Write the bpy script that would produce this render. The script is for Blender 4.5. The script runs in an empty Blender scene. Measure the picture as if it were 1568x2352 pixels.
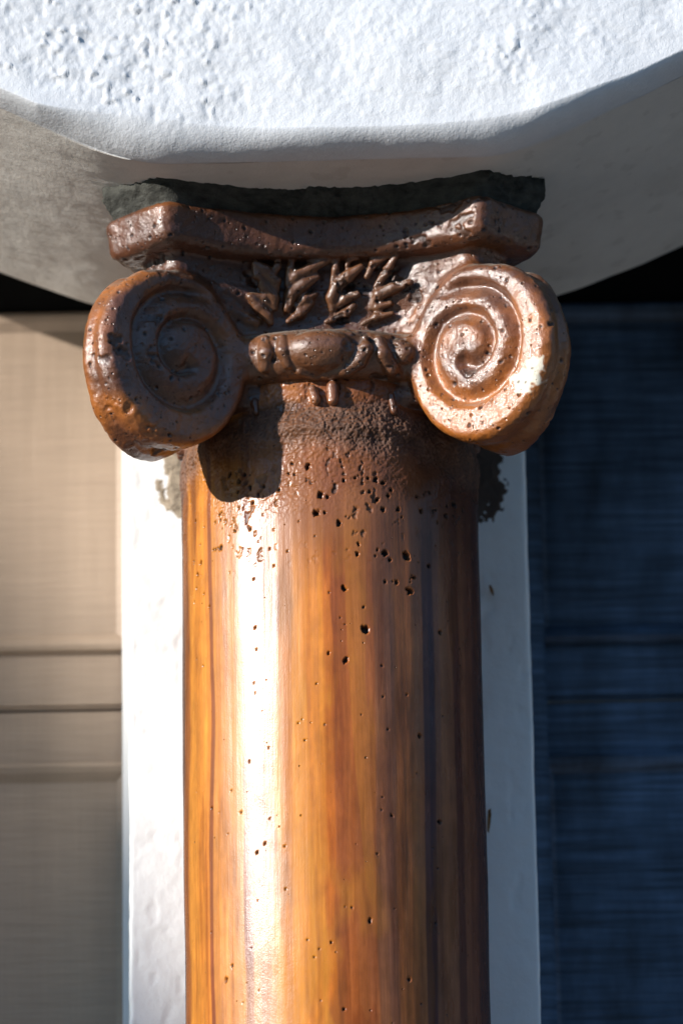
import bpy, math, random
import numpy as np
from mathutils import Matrix, Vector

SC = bpy.context.scene
COL = SC.collection
random.seed(7)

# ------------------------------------------------------------------ camera
TH = math.radians(18.0); RO = math.radians(1.0)
cf = np.array([0, math.cos(TH), math.sin(TH)]); cr = np.array([1.0, 0, 0]); cu = np.cross(cr, cf)
CR = cr * math.cos(RO) - cu * math.sin(RO); CU = cu * math.cos(RO) + cr * math.sin(RO)
CP = np.array([0.012, 0, 2.97]) - cf * 4.43
cam = bpy.data.cameras.new('camera'); cam_o = bpy.data.objects.new('camera', cam); COL.objects.link(cam_o)
cam.sensor_fit = 'VERTICAL'; cam.sensor_height = 36.0; cam.sensor_width = 24.0
cam.lens = 36.0 * 10000 / 2352
cam.clip_start = 0.1; cam.clip_end = 1500
cam.dof.use_dof = True; cam.dof.focus_distance = 4.25; cam.dof.aperture_fstop = 3.6; cam.dof.aperture_blades = 9
cam_o.matrix_world = Matrix(((CR[0], CU[0], -cf[0], CP[0]), (CR[1], CU[1], -cf[1], CP[1]), (CR[2], CU[2], -cf[2], CP[2]), (0, 0, 0, 1)))
SC.camera = cam_o

# ------------------------------------------------------------------ light
SUN_EL, SUN_AZ = 17.5, 240.0           # azimuth clockwise from +Y: left and in front of the wall
wd = bpy.data.worlds.new("World"); SC.world = wd; wd.use_nodes = True
sk = wd.node_tree.nodes.new('ShaderNodeTexSky'); sk.sky_type = 'NISHITA'; sk.sun_disc = False
sk.sun_elevation = math.radians(SUN_EL); sk.sun_rotation = math.radians(SUN_AZ)
bg = wd.node_tree.nodes['Background']; bg.inputs[1].default_value = 0.14
sk.air_density = 1.0; sk.dust_density = 0.1; sk.ozone_density = 2.5
wb = wd.node_tree.nodes.new('ShaderNodeVectorMath'); wb.operation = 'MULTIPLY'; wb.inputs[1].default_value = (.80, 1.04, 1.13)   # camera white balance
wd.node_tree.links.new(sk.outputs[0], wb.inputs[0]); wd.node_tree.links.new(wb.outputs[0], bg.inputs[0])
sl = bpy.data.lights.new('sun', 'SUN'); sl.energy = 4.9; sl.angle = math.radians(0.53); sl.color = (1.0, 0.955, 0.90)
so = bpy.data.objects.new('sun', sl); COL.objects.link(so)
e, a = math.radians(SUN_EL), math.radians(SUN_AZ)
sdir = Vector((math.cos(e) * math.sin(a), math.cos(e) * math.cos(a), math.sin(e)))
so.rotation_euler = sdir.to_track_quat('Z', 'Y').to_euler()
so.location = (-6, -4, 6)
vs = SC.view_settings
vs.view_transform = 'Standard'; vs.look = 'None'; vs.exposure = 0.58; vs.gamma = 1.0; vs.use_curve_mapping = False

# ------------------------------------------------------------------ numpy noise
def _h(ix, iy, iz, seed):
    n = (ix * 374761393 + iy * 668265263 + iz * 2147483647 + seed * 974634777) & 0xffffffff
    n = ((n ^ (n >> 13)) * 1274126177) & 0xffffffff
    n = ((n ^ (n >> 16)) * 2246822519) & 0xffffffff
    return ((n ^ (n >> 15)) & 0xffffff) / 16777215.0
def vn(P, f, seed=0):
    """smooth value noise, about -1..1; P (n,3), f scalar or 3-vector"""
    Q = P * np.asarray(f, float) + 37.13
    I = np.floor(Q).astype(np.int64); t = Q - I
    t = t * t * t * (t * (t * 6 - 15) + 10)
    r = 0
    for a_ in (0, 1):
        wx = t[:, 0] if a_ else 1 - t[:, 0]
        for b_ in (0, 1):
            wy = t[:, 1] if b_ else 1 - t[:, 1]
            for c_ in (0, 1):
                wz = t[:, 2] if c_ else 1 - t[:, 2]
                r = r + wx * wy * wz * _h(I[:, 0] + a_, I[:, 1] + b_, I[:, 2] + c_, seed)
    return r * 2 - 1
ROT = np.array([[0.36, 0.48, -0.8], [-0.8, 0.6, 0.0], [0.48, 0.64, 0.6]])
def fbm(P, f, oct=4, seed=0, gain=0.5):
    r = 0; a_ = 1; Q = P * np.asarray(f, float); s = 0
    for k in range(oct):
        r = r + a_ * vn(Q, 1.0, seed + k * 17); s += a_; a_ *= gain; Q = Q @ ROT.T * 2.03
    return r / s * 1.6
def sstep(a_, b_, x):
    t = np.clip((x - a_) / (b_ - a_), 0, 1); return t * t * (3 - 2 * t)
def at(px, py, Y):
    """point of the plane y = Y seen at a pixel of the 1568 x 2352 photograph"""
    d = cf * 10000 + CR * (px - 784) - CU * (py - 1176)
    return CP + d * ((Y - CP[1]) / d[1])

# ------------------------------------------------------------------ materials
def mat(name, base=(.5, .5, .5), rough=.6, attr=False, noise=None, bumps=(), coat=0, coat_rough=.1, spec=.5, rough_var=0.0, extra=None):
    m = bpy.data.materials.new(name); m.use_nodes = True
    nt = m.node_tree; N = nt.nodes; L = nt.links; b = N['Principled BSDF']
    tc = N.new('ShaderNodeTexCoord')
    def nz(scale, detail=4, stretch=(1, 1, 1), rgh=.6):
        mp = N.new('ShaderNodeMapping'); mp.inputs['Scale'].default_value = stretch
        L.new(tc.outputs['Object'], mp.inputs['Vector'])
        n = N.new('ShaderNodeTexNoise'); n.inputs['Scale'].default_value = scale; n.inputs['Detail'].default_value = detail
        n.inputs['Roughness'].default_value = rgh
        L.new(mp.outputs[0], n.inputs['Vector']); return n.outputs['Fac']
    if attr:
        at_ = N.new('ShaderNodeAttribute'); at_.attribute_name = 'Col'; col = at_.outputs['Color']
    else:
        rgb = N.new('ShaderNodeRGB'); rgb.outputs[0].default_value = (*base, 1); col = rgb.outputs[0]
    for (sc_, st, lo, hi, det) in (noise or []):
        f = nz(sc_, det, st)
        mr = N.new('ShaderNodeMapRange'); mr.inputs['From Min'].default_value = .3; mr.inputs['From Max'].default_value = .7
        mr.inputs['To Min'].default_value = lo; mr.inputs['To Max'].default_value = hi
        L.new(f, mr.inputs['Value'])
        vm = N.new('ShaderNodeVectorMath'); vm.operation = 'SCALE'
        L.new(col, vm.inputs[0]); L.new(mr.outputs[0], vm.inputs['Scale']); col = vm.outputs[0]
    prev = None
    for bp in bumps:
        kind, sc_, st, dist = bp[:4]
        if kind == 'n': h = nz(sc_, 5, st)
        else:
            mp = N.new('ShaderNodeMapping'); mp.inputs['Scale'].default_value = st
            L.new(tc.outputs['Object'], mp.inputs['Vector'])
            v = N.new('ShaderNodeTexVoronoi'); v.inputs['Scale'].default_value = sc_; v.inputs['Randomness'].default_value = 1
            L.new(mp.outputs[0], v.inputs['Vector'])
            # pinholes: only cells whose random colour is high hold a pit
            sep = N.new('ShaderNodeSeparateColor'); L.new(v.outputs['Color'], sep.inputs[0])
            thr = N.new('ShaderNodeMath'); thr.operation = 'MULTIPLY'; thr.inputs[1].default_value = bp[4]
            pw = N.new('ShaderNodeMath'); pw.operation = 'POWER'; pw.inputs[1].default_value = 4.0
            L.new(sep.outputs[0], pw.inputs[0]); L.new(pw.outputs[0], thr.inputs[0])
            mr = N.new('ShaderNodeMath'); mr.operation = 'DIVIDE'; mr.use_clamp = True
            L.new(v.outputs['Distance'], mr.inputs[0]); L.new(thr.outputs[0], mr.inputs[1]); h = mr.outputs[0]
            mc = N.new('ShaderNodeMapRange'); mc.inputs['To Min'].default_value = .18; L.new(h, mc.inputs['Value'])
            vm = N.new('ShaderNodeVectorMath'); vm.operation = 'SCALE'
            L.new(col, vm.inputs[0]); L.new(mc.outputs[0], vm.inputs['Scale']); col = vm.outputs[0]
        bn = N.new('ShaderNodeBump'); bn.inputs['Strength'].default_value = 1; bn.inputs['Distance'].default_value = dist
        L.new(h, bn.inputs['Height'])
        if prev: L.new(prev, bn.inputs['Normal'])
        prev = bn.outputs[0]
    if prev: L.new(prev, b.inputs['Normal']); L.new(prev, b.inputs['Coat Normal'])
    L.new(col, b.inputs['Base Color'])
    b.inputs['Roughness'].default_value = rough; b.inputs['Specular IOR Level'].default_value = spec
    b.inputs['Coat Weight'].default_value = coat; b.inputs['Coat Roughness'].default_value = coat_rough
    if attr:
        ga = N.new('ShaderNodeAttribute'); ga.attribute_name = 'Gloss'   # x: 1 glossy varnish, 0 raw
        mr = N.new('ShaderNodeMapRange'); mr.inputs['To Min'].default_value = .75; mr.inputs['To Max'].default_value = rough
        L.new(ga.outputs['Fac'], mr.inputs['Value'])
        v = mr.outputs[0]
        if rough_var:
            f = nz(30, 4, (1, 1, .25)); ad = N.new('ShaderNodeMath'); ad.operation = 'MULTIPLY_ADD'
            ad.inputs[1].default_value = rough_var; L.new(f, ad.inputs[0]); L.new(v, ad.inputs[2]); v = ad.outputs[0]
        L.new(v, b.inputs['Roughness'])
        mu = N.new('ShaderNodeMath'); mu.operation = 'MULTIPLY'; mu.inputs[1].default_value = coat
        L.new(ga.outputs['Fac'], mu.inputs[0]); L.new(mu.outputs[0], b.inputs['Coat Weight'])
    return m

U1 = (1, 1, 1)
M_shaft = mat('varnished_shaft', attr=True, rough=.23, rough_var=.08, coat=0.0, coat_rough=.22, spec=.30,
              noise=[(260, (1, 1, .06), .88, 1.12, 4)], bumps=[('n', 9, (1, 1, .5), .0012), ('n', 60, (1, 1, .04), .0006), ('n', 380, (1, 1, .05), .00008), ('n', 700, U1, .00010), ('v', 95, U1, .0012, .16)])
tg = M_shaft.node_tree.nodes.new('ShaderNodeTangent'); tg.direction_type = 'RADIAL'; tg.axis = 'Z'
M_shaft.node_tree.nodes['Principled BSDF'].inputs['Anisotropic'].default_value = .8
M_shaft.node_tree.links.new(tg.outputs[0], M_shaft.node_tree.nodes['Principled BSDF'].inputs['Tangent'])
M_cap = mat('varnished_capital', attr=True, rough=.34, rough_var=.12, coat=.45, coat_rough=.09, spec=.6,
            noise=[(60, U1, .8, 1.2, 4)], bumps=[('n', 170, U1, .0011), ('n', 700, U1, .0003), ('v', 150, U1, .0016, .42), ('v', 260, U1, .0010, .4)])
M_stucco = mat('white_stucco_paint', attr=True, rough=.5, coat=0, spec=.35, noise=[(40, U1, .96, 1.03, 4)],
               bumps=[('n', 240, U1, .0006), ('n', 600, U1, .0003)])
M_pil = mat('white_plaster_paint', base=(.90, .89, .86), rough=.45, spec=.4, noise=[(14, U1, .96, 1.03, 4)],
            bumps=[('n', 60, U1, .0006), ('n', 220, U1, .0004)])
M_mortar = mat('grey_green_mortar', base=(.062, .062, .054), rough=.95, spec=.15, noise=[(60, (1, 1, 2), .45, 1.4, 6)],
               bumps=[('n', 500, U1, .0015)])
M_smear = mat('brown_mortar_smear', base=(.42, .34, .25), rough=.95, spec=.15, noise=[(60, U1, .5, 1.3, 6)], bumps=[('n', 500, U1, .002)])
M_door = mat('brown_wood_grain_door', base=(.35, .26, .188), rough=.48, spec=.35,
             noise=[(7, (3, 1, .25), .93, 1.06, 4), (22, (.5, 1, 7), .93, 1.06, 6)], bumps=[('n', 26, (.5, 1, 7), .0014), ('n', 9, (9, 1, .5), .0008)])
M_header_shade = mat('header_shade_black', base=(.012, .011, .010), rough=.8, spec=.1)  # shade above the doors painted in as a near-black header tone
M_shade_toned = mat('shade_toned_wood_grain', base=(.052, .088, .145), rough=.42, spec=.4,
             noise=[(7, (1.6, 1, .6), .35, 1.7, 5), (22, (.35, 1, 9), .45, 1.6, 6)], bumps=[('n', 26, (.4, 1, 9), .0022), ('n', 9, (9, 1, .5), .0008)])  # right door and jamb: shade and blue sky reflection painted into the colour
M_jamb = mat('white_jamb_paint', base=(.75, .74, .72), rough=.5, spec=.4, bumps=[('n', 60, U1, .001)])
M_ground = mat('concrete_driveway', base=(.34, .305, .26), rough=.9, spec=.2, noise=[(.8, U1, .85, 1.1, 6)], bumps=[('n', 60, U1, .004)])
M_house = mat('tan_house_render', base=(.5, .42, .33), rough=.9, noise=[(3, U1, .9, 1.1, 4)])
M_roof = mat('brown_roof_shingle', base=(.12, .08, .06), rough=.9, noise=[(20, (1, 1, 3), .7, 1.2, 4)])
M_glass = mat('dark_window_glass', base=(.02, .025, .03), rough=.06, spec=.8)
M_leaf = mat('dry_brown_leaf', base=(.3, .17, .05), rough=.7, noise=[(200, U1, .6, 1.2, 3)])

# ------------------------------------------------------------------ object helpers
def mesh(name, V, Fc, m=None, smooth=True, normals=None, col=None, gloss=None):
    me = bpy.data.meshes.new(name)
    V = np.asarray(V, dtype=np.float32)
    if isinstance(Fc, np.ndarray):
        nf, k = Fc.shape
        me.vertices.add(len(V)); me.vertices.foreach_set('co', V.ravel())
        me.loops.add(nf * k); me.loops.foreach_set('vertex_index', Fc.astype(np.int32).ravel())
        me.polygons.add(nf); me.polygons.foreach_set('loop_start', np.arange(0, nf * k, k, dtype=np.int32))
        me.update(calc_edges=True)
    else:
        me.from_pydata([tuple(map(float, v)) for v in V], [], [tuple(map(int, f_)) for f_ in Fc])
    me.polygons.foreach_set('use_smooth', np.full(len(me.polygons), smooth, dtype=bool))
    if normals is not None:
        me.normals_split_custom_set_from_vertices([tuple(n) for n in normals.tolist()])
    if col is not None:
        ca = me.color_attributes.new('Col', 'FLOAT_COLOR', 'POINT')
        c4 = np.ones((len(V), 4), np.float32); c4[:, :3] = col; ca.data.foreach_set('color', c4.ravel())
        ga = me.attributes.new('Gloss', 'FLOAT', 'POINT')
        g = np.ones(len(V), np.float32) if gloss is None else gloss.astype(np.float32)
        ga.data.foreach_set('value', g)
    if m: me.materials.append(m)
    return me
def obj(name, me, parent=None, loc=None, label=None):
    o = bpy.data.objects.new(name, me); COL.objects.link(o)
    if parent: o.parent = parent
    if loc is not None: o.location = loc
    if label: o['label'] = label
    return o
def tag(o, label=None, cat=None, group=None, kind=None):
    if label: o['label'] = label
    if cat: o['category'] = cat
    if group: o['group'] = group
    if kind: o['kind'] = kind
    return o
def thing(name, label, cat, loc=(0, 0, 0), group=None):
    o = bpy.data.objects.new(name, None); COL.objects.link(o); o.location = loc; o.empty_display_size = .1
    return tag(o, label, cat, group)
def gridfaces(n, m_, flip=False):
    i = np.arange(n * m_).reshape(n, m_)
    a_, b_, c_, d_ = i[:-1, :-1].ravel(), i[1:, :-1].ravel(), i[1:, 1:].ravel(), i[:-1, 1:].ravel()
    return np.stack([a_, d_, c_, b_] if flip else [a_, b_, c_, d_], 1)
def vnormals(V, Fq):
    n = np.cross(V[Fq[:, 2]] - V[Fq[:, 0]], V[Fq[:, 3]] - V[Fq[:, 1]])
    N = np.zeros_like(V)
    for k in range(4): 
        for c_ in range(3): N[:, c_] += np.bincount(Fq[:, k], n[:, c_], len(V))
    return N / np.maximum(np.linalg.norm(N, axis=1, keepdims=True), 1e-12)
def box(x0, x1, y0, y1, z0, z1, bev=.004):
    import bmesh
    bm = bmesh.new(); bmesh.ops.create_cube(bm, size=1)
    for v in bm.verts: v.co = Vector(((x0 + x1) / 2 + v.co.x * (x1 - x0), (y0 + y1) / 2 + v.co.y * (y1 - y0), (z0 + z1) / 2 + v.co.z * (z1 - z0)))
    if bev: bmesh.ops.bevel(bm, geom=bm.edges[:], offset=bev, segments=2, affect='EDGES')
    return bm
def bmobj(name, bm, m, parent=None, smooth=False, label=None):
    me = bpy.data.meshes.new(name); bm.to_mesh(me); bm.free(); me.materials.append(m)
    for p in me.polygons: p.use_smooth = smooth
    return obj(name, me, parent, label=label)

# ------------------------------------------------------------------ ground
bm = box(-300, 300, -300, 300, -.5, 0, 0)
g = bmobj('driveway', bm, M_ground); tag(g, 'pale concrete driveway in front of the garages', kind='structure')

# ------------------------------------------------------------------ stucco arches
L_ARCH = 3.4
def arch_z(x, t):
    """underside height of the two arches; t = 0 front edge, 1 back edge"""
    xl = -.150 * (1 - t) - .170 * t; xr = .145 * (1 - t) + .165 * t
    d = np.maximum(np.maximum(xl - x, x - xr), 0)
    q = np.clip(d / L_ARCH, 0, 2)
    Hf = np.where(x < 0, 1.03, 1.00); Hb = np.where(x < 0, .80, .80)
    H_ = Hf * (1 - t) + Hb * t
    d2 = np.sqrt(d * d + .08 ** 2) - .08           # eased start
    q2 = d2 / L_ARCH
    return 3.25 + H_ * (1 - np.abs(1 - np.minimum(q2, 2)) ** 2.0)
CX = np.array([-6, -.60, -.45, -.38, -.3147, -.26, -.2046, -.15, -.10, -.05, .017, .07, .12, .17, .205, .24, .30, .3546, .45, .60, 6])
CZ = np.array([0, 0, 3.385, 3.345, 3.308, 3.297, 3.290, 3.282, 3.2755, 3.272, 3.2705, 3.2705, 3.272, 3.277, 3.284, 3.296, 3.320, 3.348, 3.392, 0, 0])
def bevel_h(x):
    c_ = np.interp(x, CX[1:-1], CZ[1:-1]); k_ = np.ones(9) / 9
    w = sstep(.36, .48, np.abs(x))
    h_ = (c_ - arch_z(x, 0.0)) * (1 - w) + .012 * w
    return np.maximum(h_, .008)
def build_arch():
    xs = np.concatenate([np.linspace(-7.0, -.8, 70, endpoint=False), np.linspace(-.8, -.43, 40, endpoint=False),
                         np.arange(-.43, .43, .0019), np.linspace(.43, .8, 40, endpoint=False), np.linspace(.8, 7.0, 71)])
    rows = []  # (kind, parameter)
    for v in np.concatenate([[1.6, 1.2, .9, .6, .4, .3], np.arange(.24, 0, -.0019)]): rows.append(('f', v))
    for v in np.linspace(0, 1, 22): rows.append(('b', v))
    for v in np.concatenate([np.arange(.004, .43, .0024), [.43]]): rows.append(('s', v))
    for v in (.02, .1, .4, 1.0): rows.append(('k', v))
    X = np.tile(xs, (len(rows), 1)); Y = np.zeros_like(X); Z = np.zeros_like(X)
    bh = bevel_h(xs)
    for i, (k, v) in enumerate(rows):
        z0 = arch_z(xs, 0.0)
        if k == 'f': Y[i] = -.292; Z[i] = z0 + bh + v
        elif k == 'b':
            an = v * math.pi / 2; ly = .25 * v + .75 * (1 - math.cos(an)); lz = .25 * v + .75 * math.sin(an)
            yy = -.292 + .034 * ly; Y[i] = yy; Z[i] = z0 + bh * (1 - lz)
        elif k == 's':
            t = v / .43; Y[i] = -.258 + v; Z[i] = arch_z(xs, np.full_like(xs, t))
        else: Y[i] = .172; Z[i] = arch_z(xs, np.ones_like(xs)) + v
    V = np.stack([X.ravel(), Y.ravel(), Z.ravel()], 1)
    Fq = gridfaces(len(rows), len(xs), True)
    N = vnormals(V, Fq)
    kind = np.repeat([{'f': 0, 'b': 1, 's': 2, 'k': 3}[k] for k, _ in rows], len(xs))
    # trowelled stucco: lumps, worms and craters on the face, brushed streaks on the soffit
    face = np.where(kind <= 1, 1.0, 0.0)
    f1 = fbm(V, 9, 3, 1); f2 = fbm(V, 40, 3, 5)
    worm = fbm(V, (135, 135, 95), 3, 9)
    rough_mask = sstep(-.25, .45, fbm(V, 11, 2, 31))
    pl = V * np.array([1, 0, 1])
    V[:, 1] -= face * (.0050 * fbm(pl, 4.5, 2, 61) + .0022 * fbm(pl, 11, 2, 63)) * np.where(np.abs(V[:, 0]) > .8, .3, 1)
    d = face * (.0008 * f2 + (.0002 + .0010 * rough_mask) * np.maximum(worm, -.2) + .0003 * fbm(V, 210, 2, 10)
                - .0016 * sstep(.60, .76, fbm(V, 105, 2, 77)) * rough_mask)
    # edge lumps where the face rolls under
    lip = np.exp(-((V[:, 2] - arch_z(V[:, 0], 0.0) - .004) / .014) ** 2) * (kind <= 1)
    lw = np.exp(-(np.maximum(V[:, 2] - arch_z(V[:, 0], 0.0) - .018, 0) / .012) ** 2) * (kind <= 1); d *= 1 - .85 * lw
    d += lip * .0008 * fbm(V, 22, 2, 41)
    st = fbm(V, (34, 90, 20), 3, 15)
    d += (1 - face) * (+.0020 * f1 + .0002 * st + .00015 * fbm(V, 120, 2, 3))
    d *= np.where(np.abs(V[:, 0]) > .8, .3, 1)
    V = V + N * d[:, None]
    c = np.array([.655, .665, .68])[None, :] * (1 + .02 * fbm(V, 6, 3, 4))[:, None]
    # dirt: grubby soffit near the mortar and small brown scuffs
    dirt = (kind == 2) * sstep(.05, .6, fbm(V, 16, 4, 55)) * .10
    scuff = sstep(.62, .75, fbm(V, 48, 3, 91)) * (kind == 2) * .15
    spot = sstep(.80, .9, fbm(V, 60, 2, 191)) * (kind <= 1) * 0
    k = np.clip(dirt + scuff + spot, 0, 1)[:, None]
    soff = np.array([.70, .645, .57])  # warm underside tone: grime plus bounced light painted into the colour
    base = np.where((kind >= 2)[:, None], soff[None, :] * (c / .66), c)
    c = base * (1 - k) + np.array([.25, .20, .15]) * k
    return mesh('stucco_arch', V, Fq, M_stucco, True, col=c, gloss=np.ones(len(V)))
wall = thing('garage_wall', 'rough white stucco wall whose two arches spring from the column capital', 'wall', (0, 0, 3.25))
def under(me, parent, name, label=None):
    o = obj(name, me, parent, label=label); o.matrix_parent_inverse = Matrix.Translation(-Vector(parent.location)); return o
under(build_arch(), wall, 'arch_face')
def bmunder(name, bm, m, parent, smooth=False, label=None):
    o = bmobj(name, bm, m, parent, smooth, label); o.matrix_parent_inverse = Matrix.Translation(-Vector(parent.location)); return o
bmunder('ceiling', box(-7.2, 7.2, .19, .60, 4.25, 4.35, 0), M_jamb, wall)
bmunder('header_board', box(-7.2, 7.2, .386, .60, 3.338, 4.245, .003), M_header_shade, wall)
bmunder('pier', box(-7.35, -7.0, -.28, .60, 0, 4.8, .01), M_pil, wall)
bmunder('pier', box(7.0, 7.35, -.28, .60, 0, 4.8, .01), M_pil, wall)
bmunder('parapet', box(-7.35, 7.35, -.26, .60, 4.82, 5.0, .01), M_pil, wall)

# ------------------------------------------------------------------ pilaster
def build_pilaster():
    x0, x1, y0, y1, zb, zt = -.2133, .2075, .17, .376, 0.0, 3.30
    zs = np.concatenate([np.linspace(zb, 2.3, 30, endpoint=False), np.arange(2.3, zt, .003)])
    path = []
    for v in np.linspace(0, 1, 40): path.append((x0, y1 + (y0 + .004 - y1) * v))
    for v in np.linspace(0, 1, 5)[1:]: path.append((x0 + .004 * (1 - math.cos(v * math.pi / 2)), y0 + .004 * (1 - math.sin(v * math.pi / 2))))
    for v in np.arange(x0 + .006, x1 - .005, .0025): path.append((v, y0))
    for v in np.linspace(0, 1, 5)[:]: path.append((x1 - .004 * (1 - math.sin(v * math.pi / 2)), y0 + .004 * (1 - math.cos(v * math.pi / 2))))
    for v in np.linspace(0, 1, 40)[1:]: path.append((x1, y0 + .004 + (y1 - y0 - .004) * v))
    path = np.array(path)
    X = np.tile(path[:, 0], (len(zs), 1)); Y = np.tile(path[:, 1], (len(zs), 1)); Z = np.tile(zs[:, None], (1, len(path)))
    V = np.stack([X.ravel(), Y.ravel(), Z.ravel()], 1); Fq = gridfaces(len(zs), len(path), True)
    N = vnormals(V, Fq)
    d = .0012 * fbm(V, 7, 2, 3) + .0003 * fbm(V, 70, 3, 5) - .0006 * sstep(.55, .8, fbm(V, (70, 70, 40), 2, 8))
    V = V + N * d[:, None]
    return mesh('plaster_face', V, Fq, M_pil)
pil = thing('pilaster', 'white painted pilaster standing straight behind the brown column', 'pilaster', (0, .3, 0))
under(build_pilaster(), pil, 'plaster_face')
def smear(x0, x1, z0, z1, cx, cz, rx, rz, seed, m, label, thick=.0016):
    xs = np.arange(x0, x1, .0012); zs = np.arange(z0, z1, .0012)
    X, Z = np.meshgrid(xs, zs); P = np.stack([X.ravel(), np.zeros(X.size), Z.ravel()], 1)
    r = np.sqrt(((P[:, 0] - cx) / rx) ** 2 + ((P[:, 2] - cz) / rz) ** 2)
    h = (1.0 - r) + .24 * fbm(P, 60, 4, seed, .5)
    y = .170 - np.clip(h * 3, -.4, 1) * thick - .0006 * fbm(P, 220, 3, seed + 4) * (h > 0)
    V = np.stack([P[:, 0], y, P[:, 2]], 1); Fq = gridfaces(len(zs), len(xs), False)
    keep = (h[Fq].max(axis=1) > -.12); Fq = Fq[keep]
    u_, inv = np.unique(Fq, return_inverse=True)
    return under(mesh('mortar_smear', V[u_], inv.reshape(Fq.shape), m), pil, 'mortar_smear', label)
smear(-.20, -.12, 2.96, 3.14, -.150, 3.058, .030, .056, 3, M_smear, 'tan crumbly mortar smear left of the column')
smear(.11, .21, 2.98, 3.14, .145, 3.072, .043, .056, 9, mat('dark_mortar_smear', base=(.11, .08, .065), rough=.95, spec=.1, bumps=[('n', 400, U1, .002)]), 'dark mortar smear right of the column')

# ------------------------------------------------------------------ garage doors
DY = .38
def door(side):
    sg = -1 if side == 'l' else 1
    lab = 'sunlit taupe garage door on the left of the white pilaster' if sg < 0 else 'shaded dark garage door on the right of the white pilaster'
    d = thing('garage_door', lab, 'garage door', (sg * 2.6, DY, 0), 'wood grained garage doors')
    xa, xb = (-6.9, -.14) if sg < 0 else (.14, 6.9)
    joint = at(100, 1630, DY)[2]; MD = M_door if sg < 0 else M_shade_toned
    zz = [joint + .466] + [joint - .53 * k for k in range(0, 6)] + [0.02]
    for k in range(len(zz) - 1):
        z1, z0 = zz[k] - .0018, zz[k + 1] + .0018
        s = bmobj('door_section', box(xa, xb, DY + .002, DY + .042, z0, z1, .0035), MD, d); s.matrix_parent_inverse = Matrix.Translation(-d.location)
        if z1 - z0 < .3: continue
        # two embossed rectangular frames of rounded moulding
        import bmesh
        w = (xb - xa) / 3
        for q in range(3):
            fx0, fx1 = xa + q * w + .075, xa + (q + 1) * w - .075
            fz0, fz1 = z0 + .062, z1 - (.058 if k else .001)
            prof = [(0, .0), (.002, .0080), (.007, .0105), (.013, .0080), (.0225, .0)]
            bm = bmesh.new(); rings = []
            for (o_, h_) in prof:
                rings.append([bm.verts.new((x, .3818 - h_, z)) for x, z in ((fx0 + o_, fz0 + o_), (fx1 - o_, fz0 + o_), (fx1 - o_, fz1 - o_), (fx0 + o_, fz1 - o_))])
            for i in range(len(prof) - 1):
                for j in range(4):
                    bm.faces.new((rings[i][j], rings[i][(j + 1) % 4], rings[i + 1][(j + 1) % 4], rings[i + 1][j]))
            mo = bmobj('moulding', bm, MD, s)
            mo.matrix_parent_inverse = Matrix.Identity(4)
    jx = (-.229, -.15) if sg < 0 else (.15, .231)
    j = bmobj('jamb', box(jx[0], jx[1], .340, .379, 0.0, 3.9, .003), M_jamb if sg < 0 else M_shade_toned, d); j.matrix_parent_inverse = Matrix.Translation(-d.location)
    return d
door('l'); door('r')

# ------------------------------------------------------------------ column: shaft
column = thing('column', 'glossy amber brown marbled column with scrolled capital in front of the white pilaster', 'column', (0, 0, 0))
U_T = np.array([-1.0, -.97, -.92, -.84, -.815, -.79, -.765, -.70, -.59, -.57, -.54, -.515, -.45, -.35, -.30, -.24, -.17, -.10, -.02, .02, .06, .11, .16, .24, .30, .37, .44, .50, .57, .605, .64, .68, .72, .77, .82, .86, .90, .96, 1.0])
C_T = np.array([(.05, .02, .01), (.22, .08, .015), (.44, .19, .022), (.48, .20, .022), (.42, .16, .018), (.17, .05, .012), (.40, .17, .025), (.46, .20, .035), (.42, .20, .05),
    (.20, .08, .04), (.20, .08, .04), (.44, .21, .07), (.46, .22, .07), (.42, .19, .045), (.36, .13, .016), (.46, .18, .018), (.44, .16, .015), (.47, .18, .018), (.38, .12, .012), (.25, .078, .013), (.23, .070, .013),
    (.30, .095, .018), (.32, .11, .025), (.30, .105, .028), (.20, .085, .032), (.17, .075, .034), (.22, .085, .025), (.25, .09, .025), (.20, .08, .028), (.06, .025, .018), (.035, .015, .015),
    (.10, .045, .025), (.13, .06, .028), (.12, .055, .028), (.05, .02, .013), (.10, .045, .024), (.08, .035, .02), (.05, .025, .018), (.04, .02, .015)])
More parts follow.
